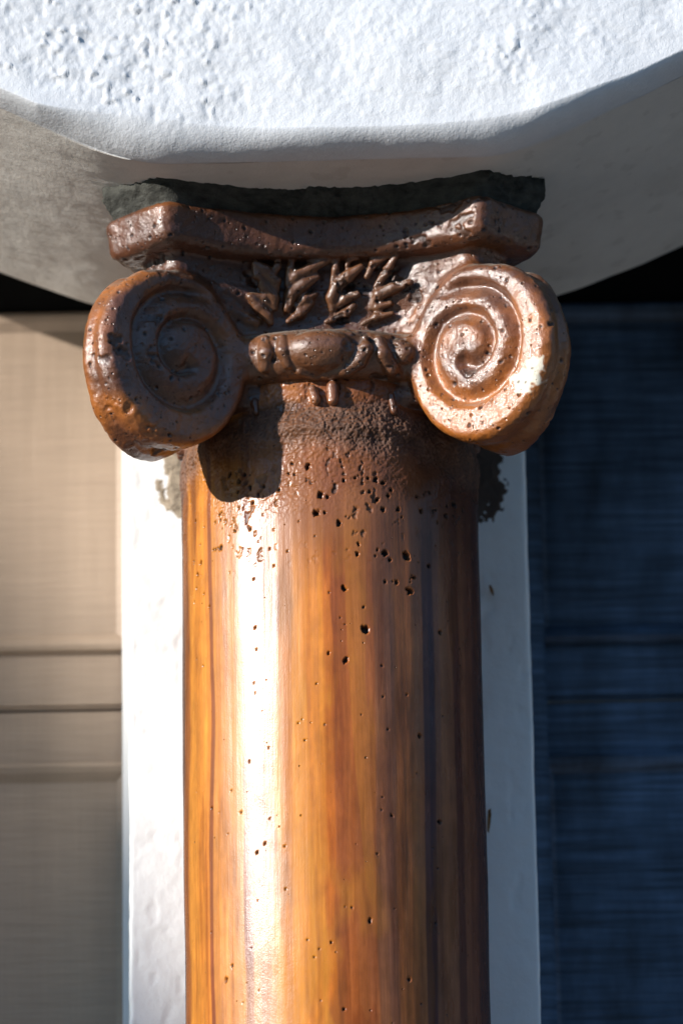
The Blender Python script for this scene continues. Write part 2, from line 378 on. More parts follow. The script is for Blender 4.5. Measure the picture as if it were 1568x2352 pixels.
def build_shaft():
    th = np.concatenate([np.linspace(-math.pi, -1.75, 60, endpoint=False), np.linspace(-1.75, 1.75, 600, endpoint=False), np.linspace(1.75, math.pi, 61)])
    zs = np.concatenate([np.linspace(.30, 2.38, 60, endpoint=False), np.arange(2.38, 3.07, .00095)])
    Tt, Zz = np.meshgrid(th, zs)
    t, z = Tt.ravel(), Zz.ravel()
    P0 = np.stack([.15 * np.sin(t), -.15 * np.cos(t), z], 1)
    R = np.interp(z, [0, 2.975, 2.995, 3.012, 3.022, 3.034, 3.07], [.1500, .1500, .1505, .1525, .1500, .1475, .150])
    # dribbled mortar line where the capital is bedded on the shaft
    zone = sstep(2.968, 3.000, z + .012 * fbm(P0, 14, 3, 21)) * (1 - sstep(3.030, 3.040, z + .006 * fbm(P0, 20, 2, 2)))
    soft = sstep(2.90, 2.99, z + .02 * fbm(P0, 10, 3, 25))
    grain = fbm(P0, 520, 2, 11); lump = fbm(P0, 60, 3, 12)
    d = zone * (.0005 * grain + .0009 * lump) + soft * (.0005 * lump + .0003 * grain)
    d += .0006 * fbm(P0, 8, 2, 13) + .00016 * fbm(P0, (70, 70, 3.5), 2, 131) + .00045 * fbm(P0, (24, 24, 1.6), 2, 133)
    # pits: (px, py, radius px) in the photograph, plus random clusters below the bedding line
    rng = np.random.RandomState(5)
    pits = [(840, 1445, 15), (1013, 1452, 9), (793, 1517, 8), (935, 1276, 15), (943, 1357, 12), (953, 1325, 9), (985, 1300, 6), (727, 1177, 13), (706, 1072, 11), (778, 1203, 9),
            (752, 1142, 6), (745, 1177, 6), (823, 1247, 8), (820, 1272, 8), (885, 1270, 10), (896, 1285, 7), (867, 1262, 6), (910, 1335, 7), (885, 1335, 5), (958, 1140, 9), (968, 1172, 9),
            (790, 1103, 6), (815, 1098, 6), (735, 1135, 9), (866, 1145, 8), (893, 1138, 7), (862, 1100, 8), (880, 1108, 8), (900, 1125, 7), (845, 1098, 6), (915, 1170, 7), (880, 1170, 7),
            (1045, 1160, 7), (1025, 1185, 8), (1005, 1200, 7), (463, 1295, 9), (455, 1320, 8), (452, 1352, 6), (447, 1385, 7), (470, 1365, 7), (483, 1392, 6), (450, 1200, 7), (470, 1210, 6), (495, 1200, 7),
            (528, 1090, 9), (550, 1105, 10), (560, 1090, 8), (575, 1120, 7), (545, 1130, 6), (605, 1117, 6), (580, 1155, 6), (790, 1350, 8), (754, 1500, 6), (572, 1750, 4), (684, 1660, 4), (694, 1652, 3),
            (1010, 1888, 8), (963, 1690, 6), (902, 1875, 9), (607, 1938, 5), (590, 1958, 5), (653, 1943, 4), (518, 2250, 9), (850, 2117, 7), (452, 1820, 4), (487, 1857, 4), (722, 2200, 4),
            (790, 2318, 5), (760, 2165, 5), (957, 1775, 4), (935, 1595, 5), (700, 1700, 3), (585, 1443, 5), (575, 1215, 4), (582, 1330, 4), (628, 1300, 4), (718, 1560, 4), (880, 1600, 3), (1000, 2120, 5), (940, 2250, 5), (866, 1960, 4), (620, 1880, 4)]
    PP = []
    for (px, py, r) in pits:
        p = at(px, py, 0); 
        for _ in range(3): p = at(px, py, -math.sqrt(max(.15 ** 2 - min(abs(p[0]), .149) ** 2, 0)))
        PP.append((math.asin(max(-1, min(1, p[0] / .15))), p[2], r * .00024, min(.005, r * .00045), 1))
    for _ in range(11):
        tt = rng.uniform(-1.5, 1.5); zz = 2.955 - abs(rng.normal(0, .055)); an = rng.uniform(0, 6.28)
        for _k in range(rng.randint(3, 10)):
            an += rng.normal(0, .9); st_ = rng.uniform(.0018, .0042); tt += math.cos(an) * st_ / .15; zz += math.sin(an) * st_ * .7
            r = rng.uniform(.0006, .0013); PP.append((tt, zz, r, r * 1.6, 1))
    for _ in range(28):
        tt = rng.uniform(-1.8, 1.8); zz = 2.975 - abs(rng.normal(0, .055)); r = rng.uniform(.0006, .0017) * (1 if zz > 2.85 else .7)
        PP.append((tt, zz, r, r * 1.4, 1))
    for _ in range(130):
        tt = rng.uniform(-1.8, 1.8); zz = rng.uniform(2.3, 2.95); r = rng.uniform(.0005, .0010); PP.append((tt, zz, r, r * 1.4, 1))
    pit = np.zeros(len(t)); wob = fbm(P0, 330, 2, 71) * 1.5; wob2 = fbm(P0, 130, 2, 73)
    zi = z.reshape(Zz.shape)[:, 0]; W = len(th); pit2 = pit.reshape(Zz.shape); wo2 = (wob + wob2 * .8).reshape(Zz.shape); dp = np.zeros_like(pit2)
    for (tt, zz, r, dep, _k) in PP:
        i0, i1 = np.searchsorted(zi, [zz - r * 2.6, zz + r * 2.6]); j0, j1 = np.searchsorted(th, [tt - r * 2.6 / .15, tt + r * 2.6 / .15])
        if i1 <= i0 or j1 <= j0: continue
        ZZ, TT = np.meshgrid(zi[i0:i1], th[j0:j1], indexing='ij')
        q = np.sqrt(((TT - tt) * .15) ** 2 + ((ZZ - zz) * .85) ** 2) / r + (.42 if r < .003 else .22) * wo2[i0:i1, j0:j1]
        v = 1 - sstep(.72, 1.12, q)
        dp[i0:i1, j0:j1] = np.maximum(dp[i0:i1, j0:j1], v * dep); pit2[i0:i1, j0:j1] = np.maximum(pit2[i0:i1, j0:j1], v)
    # shallow worm-eaten patches under the bedding line
    wm = sstep(.48, .66, fbm(P0, (150, 150, 110), 3, 81)) * sstep(2.86, 2.95, z + .02 * lump) * (1 - zone)
    wm *= sstep(-.1, .5, fbm(P0, 24, 2, 83))
    d -= dp.ravel(); d -= wm * .0012
    pit = np.maximum(pit2.ravel(), wm * .6)
    V = np.stack([(R + d) * np.sin(t), -(R + d) * np.cos(t), z], 1)
    # colour of the marbled stain
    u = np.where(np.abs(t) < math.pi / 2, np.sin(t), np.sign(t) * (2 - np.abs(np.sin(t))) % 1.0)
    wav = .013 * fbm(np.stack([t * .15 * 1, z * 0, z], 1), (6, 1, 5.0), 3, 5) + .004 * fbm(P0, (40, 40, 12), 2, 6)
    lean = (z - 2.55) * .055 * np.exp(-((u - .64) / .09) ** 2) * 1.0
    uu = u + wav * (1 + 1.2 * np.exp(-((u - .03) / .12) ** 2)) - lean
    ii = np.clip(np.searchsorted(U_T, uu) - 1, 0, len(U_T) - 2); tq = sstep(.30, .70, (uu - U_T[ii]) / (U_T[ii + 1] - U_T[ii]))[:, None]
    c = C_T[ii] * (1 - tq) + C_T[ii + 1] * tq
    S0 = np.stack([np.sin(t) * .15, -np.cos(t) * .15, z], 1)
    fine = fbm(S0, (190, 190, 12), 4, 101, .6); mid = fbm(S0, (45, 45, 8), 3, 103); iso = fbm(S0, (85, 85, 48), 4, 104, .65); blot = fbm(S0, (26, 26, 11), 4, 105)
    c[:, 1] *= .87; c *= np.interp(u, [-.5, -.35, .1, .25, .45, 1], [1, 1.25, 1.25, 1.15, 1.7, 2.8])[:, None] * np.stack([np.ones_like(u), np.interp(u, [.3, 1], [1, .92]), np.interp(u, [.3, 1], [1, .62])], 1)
    c *= (1 + .06 * fine + .16 * mid + .18 * iso)[:, None]
    # amber flecks and dark veins
    fl = (sstep(.15, .7, blot) * .5)[:, None] * np.exp(-((u + .12) / .45) ** 2)[:, None]
    c = c * (1 - fl) + np.array([.52, .20, .020]) * fl
    ve = (sstep(.35, .8, fbm(S0, (46, 46, 7), 4, 107)) * .6)[:, None]
    c = c * (1 - ve) + np.array([.16, .05, .013]) * ve
    # sharp edged runs of darker stain, as if the varnish had been poured
    rn = fbm(S0, (34, 34, 2.2), 3, 121); rn2 = fbm(S0, (85, 85, 4.5), 3, 123)
    k_ = (sstep(.16, .20, rn) * .30 + sstep(.30, .34, rn2) * .25)[:, None]
    c = c * (1 - k_) + c * np.array([.52, .36, .30]) * k_ * 1.0
    k_ = (sstep(.30, .36, -rn) * .35)[:, None] * np.exp(-((u + .15) / .5) ** 2)[:, None]
    c = c * (1 - k_) + np.array([.50, .20, .022]) * k_
    rn3 = fbm(S0, (120, 120, 2.4), 3, 125); k_ = (sstep(.34, .42, rn3) * .22)[:, None]; c = c * (1 - k_) + c * np.array([.50, .36, .30]) * k_
    # browner, mottled purple stain toward the capital
    tp = sstep(2.80, 2.99, z + .05 * fbm(S0, (14, 14, 5), 3, 109)) * sstep(-.62, -.25, u + .1 * mid)
    mot = .5 + .5 * np.clip(fbm(S0, 30, 4, 111) * 1.5, -1, 1)
    brown = np.array([.19, .065, .028]) * (1 - mot[:, None]) + np.array([.27, .10, .042]) * mot[:, None]
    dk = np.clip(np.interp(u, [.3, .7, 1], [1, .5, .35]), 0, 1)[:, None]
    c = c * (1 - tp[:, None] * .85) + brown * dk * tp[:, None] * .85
    # raw crumbly bedding mortar stained brown
    zc = (zone * .85)[:, None]
    raw = np.array([.105, .05, .028]) * (1 + .5 * grain + .4 * lump)[:, None]
    c = c * (1 - zc) + np.clip(raw, .01, 1) * zc
    c = c * (1 - .94 * pit[:, None]) + np.array([.004, .004, .004]) * pit[:, None]
    gl = 1 - .62 * zone - .6 * pit
    Fq = gridfaces(len(zs), len(th), True)
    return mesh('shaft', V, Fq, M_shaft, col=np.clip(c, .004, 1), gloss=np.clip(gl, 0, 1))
shaft = obj('shaft', build_shaft(), column)

def lathe(prof, n=96):
    th = np.linspace(0, 2 * math.pi, n + 1)
    P = np.array(prof); X = P[:, 0][:, None] * np.sin(th)[None, :]; Y = -P[:, 0][:, None] * np.cos(th)[None, :]; Z = np.tile(P[:, 1][:, None], (1, n + 1))
    return np.stack([X.ravel(), Y.ravel(), Z.ravel()], 1), gridfaces(len(prof), n + 1, True)
bv, bf = lathe([(0.0, .298), (.155, .300), (.17, .29), (.178, .27), (.17, .25), (.16, .235), (.165, .21), (.19, .19), (.205, .16), (.19, .125), (.205, .12), (.205, .004), (0, .004)])
obj('base', mesh('base', bv, bf, M_shaft, col=np.tile([.2, .08, .03], (len(bv), 1))), column)

# ------------------------------------------------------------------ capital, sculpted as one distance field and cut into its parts
def rbox2(a_, b_, r):
    return np.sqrt(np.maximum(a_ + r, 0) ** 2 + np.maximum(b_ + r, 0) ** 2) + np.minimum(np.maximum(a_, b_) + r, 0) - r
def concave(x, y, Rc, yc, diag):
    d1 = Rc - np.sqrt(x * x + (np.abs(y) - yc) ** 2); d2 = Rc - np.sqrt(y * y + (np.abs(x) - yc) ** 2)
    d3 = (np.abs(x) + np.abs(y) - diag) * .7071
    d12 = np.maximum(d1, d2); h = np.maximum(.016 - np.abs(d12 - d3), 0) / .016
    return np.maximum(d12, d3) + h * h * .004 * (np.abs(x) + np.abs(y) > .2)
def f_abacus(x, y, z):
    tilt = (z - 3.205) * .12
    a_ = concave(x, y, .25, .415, .374) - tilt - .0015
    return rbox2(a_, np.abs(z - 3.2075) - .0218, .0105)
def f_mould(x, y, z):
    a_ = concave(x, y, .25, .384, .330) - (z - 3.17) * .20
    return rbox2(a_, np.abs(z - 3.172) - .018, .006)
def f_bell(x, y, z):
    a_ = concave(x, y, .26, .388, .300) + np.clip(3.15 - z, 0, .2) * .06 - np.clip(z - 3.135, 0, .05) * .34
    return rbox2(a_, np.abs(z - 3.10) - .062, .01)
GT = np.array([-.22, -.12, 0, .12, .25, .38, .5, .62, .75, .85, .92, 1.0, 1.12, 1.25, 1.4, 1.5, 1.62])
GR = np.array([.090, .072, .061, .057, .0565, .058, .0585, .057, .054, .048, .040, .0315, .026, .0245, .0245, .0235, .021])
def volute_f(sx, sy):
    c0 = .242; R = .0925; zc = 3.0715
    def f_(x, y, z):
        e_ = (x * sx + y * sy) * .70711 - c0; p = np.abs((x * sy - y * sx) * .70711); w = z - zc
        rr = np.sqrt((e_ * 1.14) ** 2 + w ** 2)
        s = np.clip(.067 - e_, -.01, .15)
        h = .0215 + .20 * s
        # spiral channel, cut into both scroll faces
        es = e_ * 1.12 + .007; ws = w - .009
        rs = np.sqrt(es ** 2 + ws ** 2) + 1e-6
        ph = np.arctan2(es, ws) / (2 * math.pi)
        g_ = np.zeros_like(rs)
        for k in (-1, 0, 1, 2):
            tt = ph + k; rg = np.interp(tt, GT, GR); ok = sstep(-.12, -.02, tt) * (1 - sstep(1.58, 1.66, tt))
            q = (rs - rg)
            g_ = np.maximum(g_, ok * np.where(q < 0, np.exp(-(q / .0085) ** 2), np.exp(-(q / .0055) ** 2)))
        dome = .0035 * np.exp(-(rs / .03) ** 2)
        h = h - .0092 * g_ + dome
        a_ = rr - R + .010 * np.exp(-(p / .007) ** 2) * 0.35
        return rbox2(a_ , (p - h) * .93, .012)
    return f_
RZC = 3.0865
def f_ring(x, y, z):
    rho = np.sqrt(x * x + y * y); return np.sqrt((rho - .150) ** 2 + ((z - RZC) * .98) ** 2) - .0250
def f_neck(x, y, z):
    rho = np.sqrt(x * x + y * y); return rbox2(rho - .146, np.abs(z - 3.05) - .045, .003)
def seg(a_, b_, ra, rb):
    a_ = np.array(a_); b_ = np.array(b_); ab = b_ - a_; L2 = ab @ ab + 1e-12
    def f_(x, y, z):
        t = np.clip(((x - a_[0]) * ab[0] + (y - a_[1]) * ab[1] + (z - a_[2]) * ab[2]) / L2, 0, 1)
        return np.sqrt((x - a_[0] - t * ab[0]) ** 2 + (y - a_[1] - t * ab[1]) ** 2 + (z - a_[2] - t * ab[2]) ** 2) - (ra + (rb - ra) * t)
    lo = np.minimum(a_ - max(ra, rb), b_ - max(ra, rb)); hi = np.maximum(a_ + max(ra, rb), b_ + max(ra, rb))
    return f_, lo, hi
def ell(c_, r):
    c_ = np.array(c_); r = np.array(r)
    def f_(x, y, z):
        k = np.sqrt(((x - c_[0]) / r[0]) ** 2 + ((y - c_[1]) / r[1]) ** 2 + ((z - c_[2]) / r[2]) ** 2)
        return (k - 1) * min(r)
    return f_, c_ - r, c_ + r
ZP = .0001326
def zp(X, Y):                        # crop coordinates used while measuring the carving -> photograph pixels
    return (680 + X / 2.6133) / 1.27551, (700 + Y / 2.6133) / 1.27551
def on_bell(X, Y, off=0.0):
    px, py = zp(X, Y); p = at(px, py, -.14)
    for _ in range(3):
        yb = -(.388 - math.sqrt(max(.26 ** 2 - p[0] ** 2, 0))) - off - min(max(p[2] - 3.135, 0), .05) * .34
        p = at(px, py, yb)
    return p
def on_ring(X, Y, off=0.0):
    px, py = zp(X, Y); p = at(px, py, -.17)
    for _ in range(5):
        rr = .150 + math.sqrt(max(.0250 ** 2 - (p[2] - RZC) ** 2, 0)) + off
        p = at(px, py, -math.sqrt(max(rr * rr - p[0] ** 2, 1e-6)))
    return p
LEAVES = [
    [([(178, 205), (190, 290), (250, 370), (320, 450), (325, 530)], 36), ([(175, 190), (250, 240), (330, 320), (340, 390)], 38), ([(355, 140), (345, 215), (310, 270)], 28),
     ([(140, 440), (200, 520), (270, 590), (295, 640)], 36), ([(150, 430), (240, 450), (310, 530)], 28)],
    [([(470, 115), (445, 230), (420, 350)], 27), ([(800, 125), (700, 170), (590, 230), (490, 280), (430, 350)], 34), ([(650, 290), (550, 345), (455, 420), (420, 540)], 38),
     ([(640, 420), (560, 460), (500, 520)], 30), ([(610, 490), (520, 570), (430, 630)], 30)],
    [([(810, 125), (790, 230), (765, 350)], 27), ([(985, 210), (880, 290), (800, 360), (762, 450), (765, 540)], 38), ([(960, 420), (860, 460), (790, 520)], 32),
     ([(930, 510), (860, 575), (720, 635)], 28), ([(960, 150), (900, 150), (875, 210)], 24)],
    [([(1180, 130), (1080, 190), (1030, 290)], 29), ([(1250, 140), (1180, 250), (1100, 365)], 31), ([(1360, 330), (1230, 375), (1120, 430), (1070, 510)], 34),
     ([(1210, 495), (1120, 520), (1060, 535)], 28), ([(1225, 570), (1100, 600), (1000, 650)], 27)]]
EGGS = [
    [([(250, 775), (262, 880), (250, 985)], 62)], [([(385, 765), (392, 860), (430, 960)], 52)],
    [([(1010, 770), (1020, 840), (975, 930), (860, 1000), (650, 1030), (520, 1010)], 58)],
    [([(1125, 770), (1150, 880), (1215, 985), (1300, 1040)], 60)], [([(1270, 800), (1320, 880), (1370, 940)], 84)]]
DROPS = [([(615, 1160), (640, 1235)], 62), ([(770, 1130), (770, 1235)], 70), ([(1215, 1200), (1240, 1320)], 38), ([(170, 1250), (185, 1330)], 32)]

prims = []     # (name, f, lo, hi, k, part id)
big = lambda: (np.array([-.3, -.3, 2.9]), np.array([.3, .3, 3.3]))
def P_(pid, f_, lo, hi, k): prims.append((pid, f_, lo, hi, k))
B = .27
P_('neck', f_neck, np.array([-.16, -.16, 2.995]), np.array([.16, .16, 3.105]), .004)
P_('bell', f_bell, np.array([-B, -B, 3.02]), np.array([B, B, 3.18]), .006)
P_('ring', f_ring, np.array([-.19, -.19, 3.04]), np.array([.19, .19, 3.115]), .004)
P_('mould', f_mould, np.array([-B, -B, 3.14]), np.array([B, B, 3.20]), .006)
P_('abacus', f_abacus, np.array([-B, -B, 3.17]), np.array([B, B, 3.24]), .004)
for i, (sx, sy) in enumerate(((-1, -1), (1, -1))):
    lo = np.array([min(.02 * sx, .26 * sx), min(.02 * sy, .26 * sy), 2.965]); hi = np.array([max(.02 * sx, .26 * sx), max(.02 * sy, .26 * sy), 3.185])
    P_('volute%d' % i, volute_f(sx, sy), lo, hi, .017)
def stroke(pid, pts3, r, k):
    n = len(pts3) - 1
    for i in range(n):
        ta = .62 if i == 0 else 1.0; tb = .62 if i == n - 1 else 1.0
        f_, lo, hi = seg(pts3[i], pts3[i + 1], r * ta, r * tb); P_(pid, f_, lo, hi, k)
def spin(p, q):
    x, y, z = p
    for _ in range(q): x, y = -y, x
    return np.array([x, y, z])
for q in (0, 1, 3):
    for i, lf in enumerate(LEAVES):
        for pts, r in lf:
            r = r * (.9 if i == 0 else 1)
            stroke('leaf%d_%d' % (q, i), [spin(on_bell(X, Y, .0030), q) for X, Y in pts], r * ZP * 1.42, .0016)
    for i, (pts, ys, r) in enumerate((([(1350, 655), (1450, 560), (1580, 440), (1720, 350), (1900, 290)], (-.136, -.142, -.150, -.160, -.172), 40),
                                      ([(180, 640), (-40, 530), (-230, 410), (-400, 330)], (-.136, -.145, -.158, -.172), 40))):
        pp = [spin(at(*zp(X, Y), y_), q) for (X, Y), y_ in zip(pts, ys)]; stroke('channel%d_%d' % (q, i), pp, r * ZP, .006)
    for i, eg in enumerate(EGGS):
        for pts, r in eg:
            stroke('egg%d_%d' % (q, i), [spin(on_ring(X, Y, -.0012), q) for X, Y in pts], r * ZP * 1.05, .0012)
    c0 = on_ring(690, 850, -.009)
    rr = (.035, .0190, .0210) if q == 0 else (.0190, .035, .0190)
    f_, lo, hi = ell(spin(c0, q), rr); P_('egg%d_9' % q, f_, lo, hi, .0018)
    for i, (pts, r) in enumerate(DROPS):
        pp = []
        for X, Y in pts:
            px, py = zp(X, Y); p = at(px, py, -.147)
            p = at(px, py, -math.sqrt(.150 ** 2 - p[0] ** 2)); pp.append(spin(p, q))
        stroke('drop%d_%d' % (q, i), pp, r * ZP, .003)

def smin(a_, b_, k):
    h = np.maximum(k - np.abs(a_ - b_), 0) / k; return np.minimum(a_, b_) - h * h * k * .25
def sculpt(h=.00135):
    lo = np.array([-.256, -.256, 2.972]); hi = np.array([.256, .185, 3.236])
    n = np.ceil((hi - lo) / h).astype(int) + 1
    ax = [lo[i] + h * np.arange(n[i]) for i in range(3)]
    D = np.full(n, .05, np.float32)
    for pid, f_, a_, b_, k in prims:
        m = .012
        i0 = np.clip(np.floor((a_ - m - lo) / h).astype(int), 0, n); i1 = np.clip(np.ceil((b_ + m - lo) / h).astype(int) + 1, 0, n)
        if np.any(i1 <= i0): continue
        s = tuple(slice(i0[j], i1[j]) for j in range(3))
        X = ax[0][s[0]][:, None, None].astype(np.float32); Y = ax[1][s[1]][None, :, None].astype(np.float32); Z = ax[2][s[2]][None, None, :].astype(np.float32)
        d = f_(X, Y, Z).astype(np.float32)
        D[s] = smin(D[s], d, k)
    D = np.maximum(D, (ax[1] - .168)[None, :, None].astype(np.float32))      # the back is bedded against the pilaster
    # surface nets
    S = D < 0
    A = np.zeros(tuple(n - 1), np.int8)
    for i in (0, 1):
        for j in (0, 1):
            for k in (0, 1): A += S[i:n[0] - 1 + i, j:n[1] - 1 + j, k:n[2] - 1 + k]
    act = (A > 0) & (A < 8)
    idx = np.full(act.shape, -1, np.int32); cells = np.argwhere(act); idx[act] = np.arange(len(cells))
    ci, cj, ck = cells.T
    acc = np.zeros((len(cells), 3)); cnt = np.zeros(len(cells))
    off = [(i, j, k) for i in (0, 1) for j in (0, 1) for k in (0, 1)]
    for a_ in off:
        for ax_ in range(3):
            if a_[ax_] == 1: continue
            b_ = list(a_); b_[ax_] = 1
            da = D[ci + a_[0], cj + a_[1], ck + a_[2]]; db = D[ci + b_[0], cj + b_[1], ck + b_[2]]
            mk = (da < 0) != (db < 0)
            t = np.where(mk, da / np.where(mk, da - db, 1), 0)
            p = np.array(a_, float)[None, :].repeat(len(cells), 0); p[:, ax_] = t
            acc += p * mk[:, None]; cnt += mk
    V = lo + (cells + acc / cnt[:, None]) * h
    Fs = []
    for ax_ in range(3):
        o1, o2 = [(1, 2), (2, 0), (0, 1)][ax_]
        sl0 = [slice(1, n[i] - 1) for i in range(3)]; sl0[ax_] = slice(0, n[ax_] - 1); sl1 = list(sl0); sl1[ax_] = slice(1, n[ax_])
        a_ = S[tuple(sl0)]; b_ = S[tuple(sl1)]
        ed = np.argwhere(a_ != b_); base = ed + np.array([s_.start for s_ in sl0])
        ins = a_[tuple(ed.T)]
        def cell(d1, d2):
            q = base.copy(); q[:, o1] -= d1; q[:, o2] -= d2; return idx[q[:, 0], q[:, 1], q[:, 2]]
        f0, f1, f2, f3 = cell(1, 1), cell(0, 1), cell(0, 0), cell(1, 0)
        Q = np.stack([f0, f1, f2, f3], 1); Q[~ins] = Q[~ins][:, ::-1]; Fs.append(Q)
    Fq = np.concatenate(Fs); Fq = Fq[(Fq >= 0).all(1)]
    # one smoothing pass
    for _ in range(1):
        s_ = np.zeros_like(V); c_ = np.zeros(len(V))
        for k in range(4):
            a_, b_ = Fq[:, k], Fq[:, (k + 1) % 4]
            for q in range(3): s_[:, q] += np.bincount(a_, V[b_, q], len(V))
            c_ += np.bincount(a_, minlength=len(V))
        V = V * .65 + .35 * s_ / np.maximum(c_, 1)[:, None]
    return V, Fq
V, Fq = sculpt()
# which primitive owns each vertex
best = np.full(len(V), 9.0); own = np.zeros(len(V), int); ids = []
for pid, f_, a_, b_, k in prims:
    if pid not in ids: ids.append(pid)
    m = np.all((V > a_ - .01) & (V < b_ + .01), axis=1); w = np.nonzero(m)[0]
    if not len(w): continue
    d = f_(V[w, 0], V[w, 1], V[w, 2]); bt = d < best[w]
    best[w[bt]] = d[bt]; own[w[bt]] = ids.index(pid)
N = vnormals(V, Fq)
# weathered casting: soft lumps, gouged rims, pits
isv = np.array([i.startswith('volute') for i in ids])[own]; isl = np.array([i.startswith('leaf') for i in ids])[own]; isa = np.array([i == 'abacus' for i in ids])[own]
isd = np.array([i.startswith('egg') or i == 'ring' for i in ids])[own]
d = .0016 * fbm(V, 16, 2, 301) + .0007 * fbm(V, 60, 3, 303) + .00025 * fbm(V, 200, 2, 305)
d = np.where(isl | isd, d * .6, d)
gouge = sstep(.42, .62, fbm(V, (55, 55, 75), 3, 311)) * sstep(.0, .5, fbm(V, 14, 2, 313))
d -= .0018 * gouge
# long chewed scar low on the left scroll rim
for (px, py, Y, r, dep) in [(268, 930, -.21, .020, .0022), (300, 945, -.215, .012, .0025), (250, 900, -.20, .012, .0018), (345, 985, -.21, .012, .003), (705, 715, -.16, .007, .004), (570, 635, -.15, .009, .005), (590, 645, -.15, .007, .005),
                            (800, 790, -.18, .008, .004), (795, 825, -.18, .007, .005), (1210, 880, -.20, .007, .0015)]:
    c0 = at(px, py, Y); q = np.linalg.norm((V - c0) * np.array([1, .6, 1]), axis=1) / r
    d -= dep * (1 - sstep(.2, 1, q)) * (.5 + .5 * np.clip(fbm(V, 130, 2, 315) * 2, -1, 1))
rng = np.random.RandomState(11); pit = np.zeros(len(V)); dp = np.zeros(len(V)); wob = fbm(V, 300, 2, 317)
front = np.nonzero((V[:, 1] < .05))[0]
order = np.argsort(V[:, 0]); xs_ = V[order, 0]
for c_ in rng.choice(front, 1500):
    r = .0007 + .0016 * rng.rand() ** 3; R2 = r * 1.8
    i0, i1 = np.searchsorted(xs_, [V[c_, 0] - R2, V[c_, 0] + R2]); w = order[i0:i1]
    q = np.linalg.norm(V[w] - V[c_], axis=1) / r + .35 * wob[w]; v = 1 - sstep(.6, 1.25, q)
    pit[w] = np.maximum(pit[w], v); dp[w] = np.maximum(dp[w], v * r * 1.0)
d -= dp
V = V + N * d[:, None]
N2 = vnormals(V, Fq)
# stain colours: brown, random orange, lit orange painted low on scrolls, dusty on ledges
mot = fbm(V, 20, 4, 401); mo2 = fbm(V, 7, 3, 403)
c = np.array([.120, .042, .017])[None, :] * (1 + .28 * mot)[:, None]
og = sstep(-.1, .7, mo2 + .5 * mot + .9 * (1 - sstep(3.0, 3.06, V[:, 2])) * isv)[:, None] * .75
c = c * (1 - og) + np.array([.36, .110, .013]) * og
olive = (isl | isd)[:, None] * .35
c = c * (1 - olive) + np.array([.15, .068, .026]) * olive
isb = np.array([i in ('bell', 'mould') for i in ids])[own]
ab = (isa | isb)[:, None] * .65
c = c * (1 - ab) + np.array([.075, .027, .013]) * ab
# darker inside the random gouges
c *= (1 - .6 * gouge)[:, None]
dust = (sstep(.60, .92, N2[:, 2]) * sstep(.0, .5, .6 + fbm(V, 40, 3, 407)) * (V[:, 2] < 3.21))[:, None] * .75
c = c * (1 - dust) + np.array([.22, .20, .165]) * dust
c = c * (1 - .88 * pit[:, None]) + np.array([.012, .010, .012]) * pit[:, None]
chip = np.zeros(len(V))
for (px, py, Y, r) in [(1210, 878, -.21, .0150), (1222, 862, -.21, .012), (1198, 893, -.21, .009), (1225, 885, -.21, .009)]:
    c0 = at(px, py, Y); q = np.linalg.norm((V - c0)[:, [0, 2]], axis=1) / r + .45 * fbm(V, 150, 2, 409)
    chip = np.maximum(chip, (1 - sstep(.75, 1.0, q)) * (V[:, 1] < -.1))
c = c * (1 - chip[:, None]) + np.array([.70, .63, .50]) * chip[:, None]
gl = np.clip(1 - .7 * pit - .8 * chip - .6 * dust[:, 0] - .3 * gouge, 0, 1)
fo = own[Fq[:, 0]]
capital = bpy.data.objects.new('capital', None); COL.objects.link(capital); capital.parent = column; capital.location = (0, 0, 3.0)
names = {'neck': 'neck', 'bell': 'bell', 'ring': 'egg_ring', 'mould': 'abacus_moulding', 'abacus': 'abacus'}
inst = {}
for i, pid in enumerate(ids):
    ff = Fq[fo == i]
    if len(ff) < 12: continue
    u_, inv = np.unique(ff, return_inverse=True)
    nm = names.get(pid) or ('volute' if pid.startswith('vol') else 'leaf' if pid.startswith('leaf') else 'egg' if pid.startswith('egg') else 'channel_ridge' if pid.startswith('channel') else 'drop')
    me = mesh(nm, V[u_] - np.array([0, 0, 3.0]), inv.reshape(ff.shape), M_cap, True, N2[u_], np.clip(c[u_], .004, 1), gl[u_])
    o = obj(nm, me, capital)
    if pid == 'volute1': o['label'] = 'scroll with a pale chip on its rim'
    if pid == 'volute0': o['label'] = 'scroll with a chewed dark scar low on its rim'

